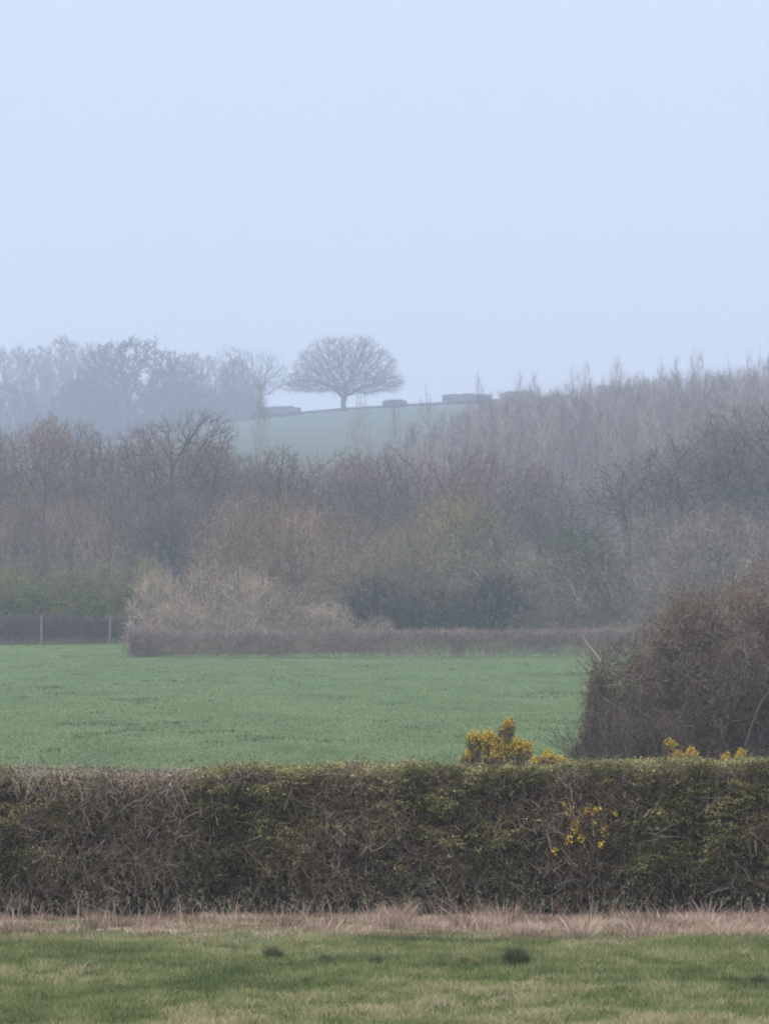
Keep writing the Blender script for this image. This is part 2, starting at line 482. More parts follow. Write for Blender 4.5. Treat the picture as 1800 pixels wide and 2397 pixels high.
# multi-stemmed shrubs that reach the ground
def multi(rng_seed, n, rad, hh):
    g = np.random.default_rng(rng_seed); st = []
    for k in range(n):
        a = k * 6.283 / n + g.uniform(-.3, .3); rr = g.uniform(.15, .5) * rad
        st.append(chain(0, 0, -.2, math.cos(a) * rr, math.sin(a) * rr, hh, 4))
    return st
tree_proto('shrub0', 51, [(2200, (0, 0, .8), (3.6, 3.2, 5.0), .2)], multi(1, 7, 2.5, 1.2), .32, 2.4, .5, r_tip=.014, tw=4, twL=(.4, .9), twR=.014, sub=2, up=.15, bend=.4, rth=.04)
tree_proto('shrub1', 52, [(1800, (0, 0, .8), (3.8, 3.0, 4.4), .2), (600, (1.4, 0, 3.6), (2.0, 2.0, 1.9), None)], multi(2, 6, 2.5, 1.2), .32, 2.4, .5,
           r_tip=.014, tw=3, twL=(.4, 1.0), twR=.014, sub=2, up=.05, bend=.45, rth=.04)
tree_proto('leafy', 53, [(1700, (0, 0, .8), (3.6, 3.0, 4.4), .2)], multi(3, 6, 2.2, 1.0), .34, 2.4, .55, r_tip=.014, tw=3, twL=(.5, 1.0), twR=.010, sub=1, up=.3, rth=.04, leaf=(26000, .11))
tree_proto('arching', 54, [(1500, (0, 0, .8), (4.6, 3.0, 4.0), .2), (500, (-2.6, 0, 3.2), (2.6, 2, 1.5), None)],
           [chain(1.5, 0, -.2, .4, 0, 1.6, 5), chain(1.5, 0, -.2, 2.2, .3, 1.5, 5), chain(1.5, 0, -.2, -1.4, -.4, 1.5, 9)], .34, 2.6, .55,
           r_tip=.018, tw=3, twL=(.6, 1.3), twR=.013, sub=2, up=-.05, bend=.4, rth=.05)

# colours of the twig masses
PURPLE = (.25, .19, .155); TAN = (.40, .33, .26); DARK = (.050, .050, .042)  # DARK puts the shade of the hollow into the bush colour
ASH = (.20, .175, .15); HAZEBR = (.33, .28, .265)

# -- far hill: oak, distant copse, ragged tree, clipped hilltop hedges
place('oak', 'oak_tree', 'broad domed bare oak standing alone on the hill crest', 'tree', 806, 785, 1150, 262, (.11, .10, .09), rot=.3)
copse = [
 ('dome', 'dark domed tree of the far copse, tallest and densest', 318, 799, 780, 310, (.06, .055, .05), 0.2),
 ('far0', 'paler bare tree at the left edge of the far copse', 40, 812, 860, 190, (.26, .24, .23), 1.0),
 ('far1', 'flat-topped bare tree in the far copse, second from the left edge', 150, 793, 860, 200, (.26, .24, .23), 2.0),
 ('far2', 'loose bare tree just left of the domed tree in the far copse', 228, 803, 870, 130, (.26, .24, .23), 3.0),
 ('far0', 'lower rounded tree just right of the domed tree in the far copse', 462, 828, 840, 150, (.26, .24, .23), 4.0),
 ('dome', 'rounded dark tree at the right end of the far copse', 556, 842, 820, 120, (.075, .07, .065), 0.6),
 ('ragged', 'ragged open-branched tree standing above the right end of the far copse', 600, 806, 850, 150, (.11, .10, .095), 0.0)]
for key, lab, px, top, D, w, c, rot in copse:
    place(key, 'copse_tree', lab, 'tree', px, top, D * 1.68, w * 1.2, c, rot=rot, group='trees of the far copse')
# undergrowth that closes the copse under the crowns
for k, (px, top, w) in enumerate([(20, 900, 260), (200, 890, 280), (420, 895, 260), (545, 915, 190)]):
    place('dome', 'copse_shrub', ['low hazy thicket under the left end of the far copse', 'low hazy thicket left of and under the domed copse tree',
          'low hazy thicket right of and under the domed copse tree', 'low hazy thicket under the right end of the far copse'][k],
          'shrub', px, top, 1340, w, (.07, .065, .06), rot=k * 1.3, group='thickets under the far copse')

def clipped(name, label, x0, x1, top, bot, D, stalk, col=(.05, .047, .042), group='clipped hedge pieces on the hill crest'):
    rng = np.random.default_rng(int(x0) + 7)
    W = (x1 - x0) / FPX * D; H = (bot - top) / FPX * D; c = pos((x0 + x1) / 2, bot, D)
    g = float(ground(np.array([c[0]]), np.array([D]))[0])
    root = bpy.data.objects.new(name, None); COL.objects.link(root); root.location = (c[0], D, g - .3); tag(root, label, 'hedge', group)
    zt = EYE + (HY - top) / FPX * D - g; H = zt; zb = 0.0
    n = int(1500 * W)
    t = rng.random(n); xx = rng.uniform(-W / 2, W / 2, n); P = np.stack([xx, rng.uniform(-.8, .8, n), zb + (zt - zb) * t], 1)
    u = np.abs(xx / (W / 2) + .15); low = np.clip((u - .6) * 1.5, 0, .25) + .25 * vnoise(np.stack([xx + x0, xx * 0, xx * 0], 1), 1.5, 3) + .3 * np.clip(u - .8, 0, 1)     # open under the clipped head
    P[:, 2] *= 1 - .12 * np.abs(xx / (W / 2)) ** 3 - .10 * vnoise(np.stack([xx + x0, xx * 0, xx * 0], 1), .9, 8)
    P = P[(t > low) | (rng.random(n) < .25)]; n = len(P)
    T = MB(); twigs(T, rng, P, unit(rng.normal(0, 1, (n, 3)) * np.array([1, 1, .6])), rng.uniform(.2, .5, n), .014)
    o = T.build('twigs', M_TWIG, root); o.color = (*col, 1)
    if stalk is not None:
        S = MB(); m = 7
        xs = np.linspace(-W * stalk, W * stalk, m)
        twigs(S, rng, np.stack([xs, np.zeros(m), np.full(m, -.2)], 1), np.tile([[0, 0, 1.]], (m, 1)), zt * .8, .08, sides=5, tip=.6, bend=.12)
        s = S.build('stem', M_BARK, root); s.color = (*col, 1)
clipped('clipped_hedge', 'flat-topped clipped hedge piece left of the oak on the hill crest', 600, 705, 947, 966, 1150, None)
clipped('clipped_hedge', 'small flat-topped clipped hedge piece just right of the oak', 896, 952, 932, 940, 1150, None)
clipped('clipped_hedge', 'flat-topped clipped hedge piece at the left end of the plantation skyline', 1035, 1150, 918, 930, 1150, None)
clipped('clipped_hedge', 'flat clipped hedge piece showing between plantation tips', 1178, 1250, 912, 925, 1150, None)
clipped('clipped_hedge', 'flat clipped hedge piece behind the middle of the plantation', 1395, 1440, 898, 912, 1150, None)

# -- the plantation wood on the right slope: one hazy mass of upright twigs
def plantation():
    rng = np.random.default_rng(77)
    T = MB(); S = MB()
    n = 0
    for D in (480, 510, 545, 580, 620, 665):
        for px in np.arange(820, 2100, 14 * 500 / D):
            px = px + rng.uniform(-8, 8)
            if rng.random() > np.clip((px - 925) / 190, .14, 1): continue
            lim = np.interp(px, [820, 960, 1100, 1250, 1400, 1500, 1650, 1800, 2100], [985, 950, 912, 892, 872, 858, 842, 826, 815])
            fall = np.interp(D, [480, 545, 665], [90, 30, 0])
            if px < 1180: fall = fall * 1.0 + (1180 - px) * .35 * rng.random()
            x = (px - 900) / FPX * D; y = D + rng.uniform(-10, 10)
            g = float(ground(np.array([x]), np.array([y]))[0])
            top = EYE + (HY - lim - fall - abs(rng.normal(0, 20))) / FPX * y
            H = min(max(top - g, 3), 18)
            m = 170; sp = rng.choice([.3, .5, .9]); tone = rng.normal(0, .12)
            t = rng.random(m) ** .8
            w = 1.5 * (1 - t) ** .6 + .25
            P = np.stack([x + rng.normal(0, .35, m) * w, y + rng.normal(0, .35, m) * w, g + H * (.08 + .8 * t)], 1)
            d = unit(np.stack([rng.normal(0, sp, m), rng.normal(0, sp, m), np.full(m, 1.)], 1))
            L = np.minimum(rng.uniform(.8, 2.2, m), (g + H - P[:, 2]) * 1.0 + .35)
            twigs(T, rng, P, d, L, .021, bend=.18, A=np.clip(rng.normal(.48 + tone, .2, m), 0, 1))
            mm = 90   # cross twigs
            t = rng.random(mm) ** .9 * .85
            P = np.stack([x + rng.normal(0, .6, mm), y + rng.normal(0, .6, mm), g + H * (.03 + .85 * t)], 1)
            twigs(T, rng, P, unit(rng.normal(0, 1, (mm, 3)) + np.array([0, 0, .8])), rng.uniform(.5, 1.3, mm), .018, bend=.3)
            twigs(S, rng, np.array([[x, y, g - .1]]), np.array([[rng.normal(0, .04), 0, 1.]]), H * .93, .055 + .03 * rng.random(), seg=4, bend=.04, tip=.2, sides=4, A=np.array([rng.random()]))
            n += 1
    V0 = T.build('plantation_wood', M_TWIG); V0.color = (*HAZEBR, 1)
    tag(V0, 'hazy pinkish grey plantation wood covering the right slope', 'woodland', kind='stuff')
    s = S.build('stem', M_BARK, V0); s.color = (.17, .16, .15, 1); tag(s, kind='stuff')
plantation()
rng = np.random.default_rng(5)
ORD = 'first second third fourth fifth sixth seventh eighth ninth tenth eleventh twelfth thirteenth fourteenth fifteenth'.split()
for k, (px, top) in enumerate([(1123, 868), (1215, 860), (1250, 865), (1340, 846), (1368, 838), (1440, 826), (1452, 830), (1545, 832), (1580, 826), (1622, 810), (1636, 812), (1705, 836), (1758, 820), (1776, 815), (1795, 822)]):
    place('slender%d' % (k % 2), 'slender_tree', 'slender bare tree tip above the plantation skyline, %s from the left of fifteen' % ORD[k], 'tree', px, top, 640 + 6 * (k % 5), 50,
          HAZEBR, rot=k * 1.1, group='slender trees along the plantation skyline')
for px, top, w, lab in [(612, 838, 62, 'thin pale straight tree rising in front of the far field below the copse end'),
                        (842, 905, 70, 'thin pale tree rising in front of the far field below the oak'),
                        (925, 925, 60, 'thin bare tree just right of the pale thin tree below the oak'),
                        (1000, 905, 80, 'thin bare tree at the left end of the plantation wood')]:
    place('slender1', 'thin_tree', lab, 'tree', px, top, 430, w, (.26, .22, .20), bark=(.45, .42, .38), rot=px * .1, group='thin trees in front of the far field')

# -- purple-brown woodland trees in the middle distance
wt = [
 ('wood1', 30, 985, 360, 170, PURPLE, 'round-headed bare tree at the far left edge of the wood'),
 ('wood0', 110, 978, 345, 150, PURPLE, 'second bare tree from the left edge of the wood, with a knobbly top'),
 ('wood2', 178, 975, 350, 110, PURPLE, 'narrow bare tree right of the knobbly-topped tree, left of the dip in the wood'),
 ('wood0', 255, 1012, 355, 150, PURPLE, 'low bare tree in the dip left of the tallest left-hand tree'),
 ('wood1', 395, 964, 340, 215, (.13, .105, .10), 'tallest wide-crowned bare tree in the left part of the wood'),
 ('wood2', 330, 985, 352, 110, PURPLE, 'narrow bare tree against the left side of the tallest left-hand tree'),
 ('wood0', 500, 1015, 345, 150, PURPLE, 'sloping-crowned bare tree right of the tallest left-hand tree'),
 ('wood1', 585, 1045, 350, 160, PURPLE, 'low bare tree below the far copse end, right of the sloping-crowned tree'),
 ('wood2', 650, 1045, 345, 120, PURPLE, 'bare tree under the pale thin tree on the left of the far field'),
 ('wood0', 730, 1058, 355, 150, (.155, .12, .108), 'reddish bare tree below the middle of the far field'),
 ('wood1', 815, 1062, 350, 160, (.155, .12, .108), 'reddish bare tree directly below the oak'),
 ('wood2', 890, 1054, 345, 120, PURPLE, 'narrow bare tree below the right side of the far field'),
 ('wood0', 965, 1050, 355, 160, (.16, .12, .115), 'bare tree below the left end of the plantation'),
 ('wood1', 1060, 1045, 345, 170, (.16, .12, .115), 'bare tree just left of the bluish gap in the wood'),
 ('wood0', 1165, 1062, 350, 170, (.16, .12, .115), 'bare tree at the left side of the bluish gap'),
 ('wood2', 1265, 1085, 352, 130, (.155, .12, .115), 'narrow bare tree at the foot of the bluish gap'),
 ('wood1', 1345, 1130, 340, 170, ASH, 'low bare tree right of the bluish gap'),
 ('ragged', 1470, 1050, 330, 230, ASH, 'dark open-branched tree left of the ash trees at the right edge'),
 ('wood0', 1585, 1005, 325, 200, ASH, 'dark ash tree third from the right edge, with open limbs'),
 ('wood1', 1680, 985, 330, 210, ASH, 'dark ash tree second from the right edge'),
 ('wood0', 1785, 945, 320, 220, ASH, 'tallest dark ash tree, cut by the right edge of the picture'),
 ('wood1', 1890, 940, 325, 220, ASH, 'dark ash tree just outside the right edge'),
 ('wood1', -80, 985, 355, 180, PURPLE, 'round-headed bare tree just outside the left edge'),
]
for k, (key, px, top, D, w, c, lab) in enumerate(wt):
    place(key, 'woodland_tree', lab, 'tree', px, top, D, w * 1.5, tuple(v * (1.7 if c[0] < .19 else 1) for v in c), bark=tuple(v * .5 for v in c), rot=k * 1.37, group='bare trees of the middle wood')
# lower second row closing the trunks
low = [(-40, 1150, PURPLE), (70, 1140, PURPLE), (170, 1150, PURPLE), (270, 1120, PURPLE), (370, 1130, (.12, .105, .105)), (470, 1120, PURPLE), (560, 1130, PURPLE)]
for k, (px, top, c) in enumerate(low):
    place('shrub%d' % (k % 2), 'woodland_shrub', ['brown understorey bush just outside the left edge', 'brown understorey bush below the knobbly-topped tree', 'brown understorey bush below the narrow tree left of the dip',
          'brown understorey bush below the dip in the wood', 'grey-brown understorey bush below the tallest left-hand tree', 'brown understorey bush below the sloping-crowned tree',
          'brown understorey bush behind the olive willow bush on its left side'][k],
          'shrub', px, top, 318 + 4 * (k % 3), 190, c, rot=k * 1.9, group='understorey bushes of the left wood')

# -- scrub edge of the wood
scrub = [
 ('shrub1', 545, 1160, 292, 210, (.165, .12, .07), 'olive-brown willow bush left of centre', 'willow_bush'),
 ('shrub0', 690, 1150, 300, 220, (.165, .12, .075), 'tan-olive willow bush between the two olive-brown ones, left of centre', 'willow_bush'),
 ('shrub1', 840, 1190, 290, 220, (.165, .125, .075), 'olive-brown willow bush in the centre above the dark hollow', 'willow_bush'),
 ('shrub0', 1075, 1125, 300, 290, (.14, .12, .062), 'large rounded olive green willow bush right of centre', 'willow_bush'),
 ('shrub0', 950, 1200, 285, 200, (.13, .108, .066), 'olive bush in front of the left side of the large rounded one', 'willow_bush'),
 ('leafy', 1345, 1228, 296, 230, (.085, .085, .055), 'dark ivy-clad bush on the skyline of the scrub, right of centre', 'ivy_bush'),
 ('arching', 1210, 1250, 280, 300, (.115, .10, .062), 'grey-brown arching bush with long drooping branches right of the hollow', 'arching_bush'),
 ('arching', 1420, 1260, 272, 300, (.125, .105, .07), 'second arching bush with pale leaning branches, nearer the right edge', 'arching_bush'),
 ('shrub1', 1520, 1175, 300, 260, (.15, .125, .10), 'brown bush under the dark open-branched tree', 'brown_bush'),
 ('shrub0', 1680, 1165, 295, 280, (.15, .12, .10), 'brown bush under the ash trees at the right', 'brown_bush'),
 ('shrub1', 1840, 1160, 290, 260, (.15, .12, .10), 'brown bush cut by the right edge under the tallest ash', 'brown_bush'),
 ('shrub0', 1620, 1330, 262, 260, (.10, .085, .065), 'brown bush low behind the reddish thorn tree', 'brown_bush'),
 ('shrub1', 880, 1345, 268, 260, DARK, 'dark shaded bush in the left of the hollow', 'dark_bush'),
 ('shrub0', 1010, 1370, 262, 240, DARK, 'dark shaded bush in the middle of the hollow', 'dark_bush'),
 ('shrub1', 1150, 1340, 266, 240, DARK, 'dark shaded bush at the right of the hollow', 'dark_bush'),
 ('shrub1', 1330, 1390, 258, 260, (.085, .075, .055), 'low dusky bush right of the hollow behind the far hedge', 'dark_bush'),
]
for k, (key, px, top, D, w, c, lab, nm) in enumerate(scrub):
    place(key, nm, lab, 'shrub', px, top, D, w * 1.15, tuple(v * (1.75 if c[0] > .08 else 1) for v in c), bark=((.34, .30, .25) if key == 'arching' else None), rot=(0 if key == 'arching' else k * 1.7), leafcol=(.05, .055, .035) if nm != 'ivy_bush' else (.10, .12, .06), group='scrub bushes along the wood edge')
left = [(-60, 1325, 190), (45, 1315, 190), (150, 1320, 190), (250, 1310, 170), (350, 1300, 150)]
for k, (px, top, w) in enumerate(left):
    place('leafy', 'leafy_shrub', ['green leafing shrub just outside the left edge', 'green leafing shrub at the left edge above the first fence post', 'green leafing shrub between the two fence posts',
          'green leafing shrub above the second fence post', 'olive leafing shrub peeping above the pale thicket corner'][k],
          'shrub', px, top, 275, w, (.28, .25, .14), leafcol=(.22, .24, .10) if k < 4 else (.30, .28, .14), rot=k * 2.1, group='green leafing shrubs at left')
pale = [(375, 1322, 170), (470, 1312, 190), (580, 1318, 190), (680, 1362, 180), (770, 1400, 160), (870, 1440, 130), (420, 1390, 170), (560, 1400, 200)]
for k, (px, top, w) in enumerate(pale):
    place('shrub%d' % (k % 2), 'pale_bramble', ['tall pale tan bramble thicket at the corner of the far hedge', 'tallest pale tan bramble thicket with whitish seed heads', 'tall pale bramble thicket left of the downward slope',
          'pale bramble thicket at the start of the downward slope', 'pale bramble thicket halfway down the slope', 'lowest pale bramble thicket at the end of the slope beside the dark hollow',
          'nearer pale bramble thicket below the corner one', 'nearer pale bramble thicket below the tallest ones'][k],
          'shrub', px, top, 245 - 5 * (k > 5), w, TAN, rot=k * 1.1, group='pale bramble thickets')

# -- trimmed far hedge with its corner, and the set-back hedge behind the posts
def hedge_strip(name, label, path, height, depth, col, dens, seed, rad=.0085, Ls=1.0):
    rng = np.random.default_rng(seed)
    path = [np.array(p, float) for p in path]
    T = MB()
    for a, b in zip(path[:-1], path[1:]):
        d = b - a; L = np.linalg.norm(d); d = d / L; nrm = np.array([d[1], -d[0]])
        n = int(dens * L * height)
        s = rng.uniform(-.3, L + .3, n); o = rng.uniform(-1, 1, n); o = np.sign(o) * np.abs(o) ** .4 * depth / 2
        xy = a + d * s[:, None] + nrm * o[:, None]
        g = ground(xy[:, 0], xy[:, 1])
        P0 = np.stack([xy[:, 0], xy[:, 1], g], 1)
        hh = height * (.82 + .36 * fbm(P0 * np.array([1, 1, 0]), .35, seed))
        z = rng.random(n) ** .75 * hh
        P = P0 + np.stack([np.zeros(n), np.zeros(n), z * .92], 1)
        twigs(T, rng, P, unit(rng.normal(0, .6, (n, 3)) + np.array([0, 0, .9])), rng.uniform(.15, .42, n) * Ls, rad, A=np.clip(.15 + .5 * fbm(P, 1.2, seed) + rng.normal(0, .2, n), 0, 1))
    o = T.build(name, M_TWIG); o.color = (*col, 1)
    tag(o, label, 'hedge')
    return o
c0 = pos(318, 0, 234); 
hedge_strip('trimmed_hedge', 'low brown trimmed hedge along the top of the green field', [(c0[0], 262), (c0[0] + .3, 233), (-6, 230), (4, 229.5), (14, 232), (24, 236)], 1.5, 1.3, (.36, .28, .25), 800, 91)
hedge_strip('set_back_hedge', 'dark set-back hedge behind the two pale fence posts at left', [(-34, 262), (c0[0] - .2, 262)], 1.75, 1.3, (.17, .14, .14), 900, 92)
hedge_strip('crest_hedge', 'thin low ragged hedge line running along the crest of the far hill', [(-36, 1141), (-10, 1142), (10, 1142), (50, 1141)], .75, 1.0, (.06, .057, .05), 300, 93, rad=.02, Ls=1.6)
for px, lab in ((98, 'pale fence post before the set-back hedge, the left one of two'), (257, 'pale fence post before the set-back hedge, the right one of two')):
    c = pos(px, 0, 260); g = float(ground(np.array([c[0]]), np.array([260.]))[0]); H = EYE + (HY - 1441) / FPX * 260 - g
    root = bpy.data.objects.new('fence_post', None); COL.objects.link(root); root.location = (c[0], 260, g); root.rotation_euler = (0, R(2 if px > 200 else 0), .3)
    tag(root, lab, 'post', 'fence posts at the back of the field')
    S = MB(); r_ = .06
    z = np.array([-.3, H - .05, H]); rr = np.array([r_, r_, r_ * .6])
    ang = np.arange(8) * np.pi / 4
    V = np.stack([np.stack([np.cos(ang) * q, np.sin(ang) * q, np.full(8, zz)], 1) for zz, q in zip(z, rr)])
    Q = [[k * 8 + j, k * 8 + (j + 1) % 8, (k + 1) * 8 + (j + 1) % 8, (k + 1) * 8 + j] for k in range(2) for j in range(8)] + [[16, 17, 18, 19], [16, 19, 20, 23], [20, 21, 22, 23]]
    S.add(V, Q=np.array(Q)); S.build('post_shaft', M_POST, root)

# ------------------------------------------------------------------ the green field beyond the hedge
def mid_field():
    rng = np.random.default_rng(8)
    B = MB(); n = 190000
    y = 95 + (262 - 95) * rng.random(n) ** 1.15; x = rng.uniform(-.105, .105, n) * y
    P = np.stack([x, y, ground(x, y)], 1)
    ok = ~((x > c0[0] - .3) & (y > 229.5)); P = P[ok]; n = len(P)
    cl = fbm(P * np.array([1, .5, 0]), .9, 5)
    big = fbm(P * np.array([1, .4, 0]), .12, 6)
    spot = vnoise(P * np.array([1, .55, 0]), 1.3, 9) * vnoise(P * np.array([1, .5, 0]), .45, 12)
    dark = spot > .56
    h = rng.uniform(.03, .055, n) + .05 * dark
    A = np.clip(.35 + .5 * (cl - .5) + .8 * (big - .5) + rng.normal(.12, .08, n) - .75 * dark, 0, 1)
    blades(B, rng, P, h, .018, A=A, lean=.3)
    o = B.build('field_grass', M_MID); tag(o, 'even green grass of the sloping field behind the hedge', 'grass', kind='stuff')
mid_field()

# ------------------------------------------------------------------ near grass and tussocks
def near_grass():
    rng = np.random.default_rng(9)
    B = MB(); n = 330000
    y = rng.uniform(27, 44.2, n); y = np.where(rng.random(n) < .05, 43.5 + np.abs(rng.normal(0, 1.3, n)), y); x = rng.uniform(-.125, .125, n) * y
    P = np.stack([x, y, ground(x, y)], 1)
    a = fbm(P * np.array([.8, .5, 0]), .9, 21); b = fbm(P * np.array([1, .6, 0]), 2.6, 22)
    band = np.interp(y, [24, 33, 35.5, 38, 41, 43, 44.2], [.62, .60, .66, .45, .36, .40, .5])
    A = np.clip(band + 1.3 * (a - .5) + 1.2 * (b - .5) + rng.normal(0, .13, n) - .05, 0, 1)
    h = .02 + .09 * b ** 2 * 1.6 + .05 * np.clip(.6 - A, 0, 1)
    h = h * rng.uniform(.6, 1.3, n)
    blades(B, rng, P, h, rng.uniform(.004, .009, n), A=A, lean=.5)
    m = 2600; y = 27 + 17 * rng.random(m); x = rng.uniform(-.125, .125, m) * y; k = 26     # small tufts
    c = np.repeat(np.stack([x, y], 1), k, 0) + rng.normal(0, .05, (m * k, 2)) * np.repeat(rng.uniform(.5, 1.6, m), k)[:, None]
    P = np.stack([c[:, 0], c[:, 1], ground(c[:, 0], c[:, 1])], 1)
    blades(B, rng, P, np.repeat(rng.uniform(.04, .11, m), k) * rng.uniform(.6, 1.1, m * k), .008, A=np.repeat(np.clip(rng.normal(.3, .22, m), 0, 1), k), lean=.45)
    o = B.build('grass', M_GRASS); tag(o, 'rough olive pasture grass with straw patches in the foreground', 'grass', kind='stuff')
near_grass()

def tussock(px, py, w, h, label, ramp=(0, .6), m=None):
    D = EYE * FPX / (py - HY)
    rng = np.random.default_rng(int(px)); x = (px - 900) / FPX * D
    W = w / FPX * D; H = h / FPX * D
    n = int(1500 * W / .3)
    r = np.minimum(np.abs(rng.normal(0, .42, n)), 1.3) * W / 2; t = rng.uniform(0, 6.283, n)
    P = np.stack([r * np.cos(t), r * np.sin(t) * .7, np.full(n, -.02)], 1)
    H = H * 1.5; B = MB(); wind = (P[:, :2] / (W / 2)) * .6
    blades(B, rng, P, H * np.clip(1 - .65 * (r / (W / 2)), .15, 1) * rng.uniform(.5, 1.1, n), .009, A=rng.uniform(*ramp, n), lean=.3, wind=wind * .6)
    o = B.build('grass_tussock', m or M_RUSH)
    o.location = (x, D, float(ground(np.array([x]), np.array([D]))[0])); tag(o, label, 'tussock', 'tussocks in the near pasture')
tussock(1208, 2272, 75, 50, 'dark rush tussock standing alone right of centre in the foreground grass', (0, .5))
tussock(1090, 2268, 130, 26, 'brown trampled tussock left of the dark rush tussock', (.6, 1), M_GRASS)
tussock(880, 2268, 70, 28, 'small dark tussock in the foreground just left of centre', (.1, .7))
tussock(762, 2262, 60, 26, 'faint low tussock between the two small dark ones left of centre', (.4, 1))
tussock(640, 2254, 60, 34, 'dark green tussock near the dry grass left of centre', (.1, .8))
tussock(200, 2278, 60, 30, 'green tussock near the left edge of the foreground grass', (.3, 1))
tussock(1778, 2312, 80, 34, 'green tussock at the right edge of the foreground grass', (.2, .9))

# ------------------------------------------------------------------ dry grass strip at the hedge foot
def dry_strip():
    rng = np.random.default_rng(10)
    B = MB(); n = 90000
    x = rng.uniform(-6.2, 6.2, n); y = 43.5 + 7.8 * rng.random(n)
    y = y + 1.1 * (fbm(np.stack([x, x * 0, x * 0], 1), 1.4, 4) - .35) * np.clip((46 - y) / 2, 0, 1)
    P = np.stack([x, y, ground(x, y)], 1)
    cl = fbm(P * np.array([1, 1, 0]), .8, 30); c2 = fbm(P * np.array([1, 1, 0]), 2.6, 31)
    tall = np.interp(y, [43.7, 46, 48.5, 50.2, 51.3], [.03, .04, .06, .075, .05]) * np.clip(-.5 + 3.0 * cl, .2, 2) * np.interp(x, [-6, -3, 0, 3, 6], [.6, .6, .9, 1.1, 1.35])
    h = tall * rng.uniform(.4, 1.2, n) * (.5 + c2)
    A = np.clip(.25 + 1.4 * (c2 - .5) + .5 * rng.random(n) + .2 * (cl - .5), 0, 1)
    w = unit(np.stack([vnoise(P, 1.1, 40) - .5, vnoise(P, 1.1, 41) - .5], 1)) * .8
    blades(B, rng, P, h, rng.uniform(.004, .009, n), A=A, lean=.6, wind=w)
    k = 150; cxx = rng.uniform(-6, 6, k); cyy = rng.uniform(44.6, 50.2, k)       # arching tussocks of old grass
    for a_, b_ in zip(cxx, cyy):
        m = 90; q = rng.normal(0, .07, (m, 2)); P = np.stack([a_ + q[:, 0], b_ + q[:, 1], ground(a_ + q[:, 0], b_ + q[:, 1])], 1)
        blades(B, rng, P, rng.uniform(.05, .14) * (1 + 1.4 * (rng.random() < .3)) * rng.uniform(.5, 1.1, m) * np.interp(a_, [-6, 0, 6], [.6, .9, 1.25]), .007, A=np.clip(rng.uniform(.2, .8) + rng.normal(0, .15, m), 0, 1), lean=.5, wind=unit(q) * .5)
    # thin standing straws
    m = 700; x = rng.uniform(-6.2, 6.2, m); y = rng.uniform(46.0, 50.1, m); P = np.stack([x, y, ground(x, y)], 1)
    twigs(B, rng, P, unit(rng.normal(0, .25, (m, 3)) + np.array([0, 0, 1])), rng.uniform(.12, .4, m), .0035, A=rng.uniform(.6, 1, m))
    o = B.build('dry_grass', M_DRY); tag(o, 'pinkish straw coloured dead grass along the foot of the hedge', 'dry grass', kind='stuff')
dry_strip()

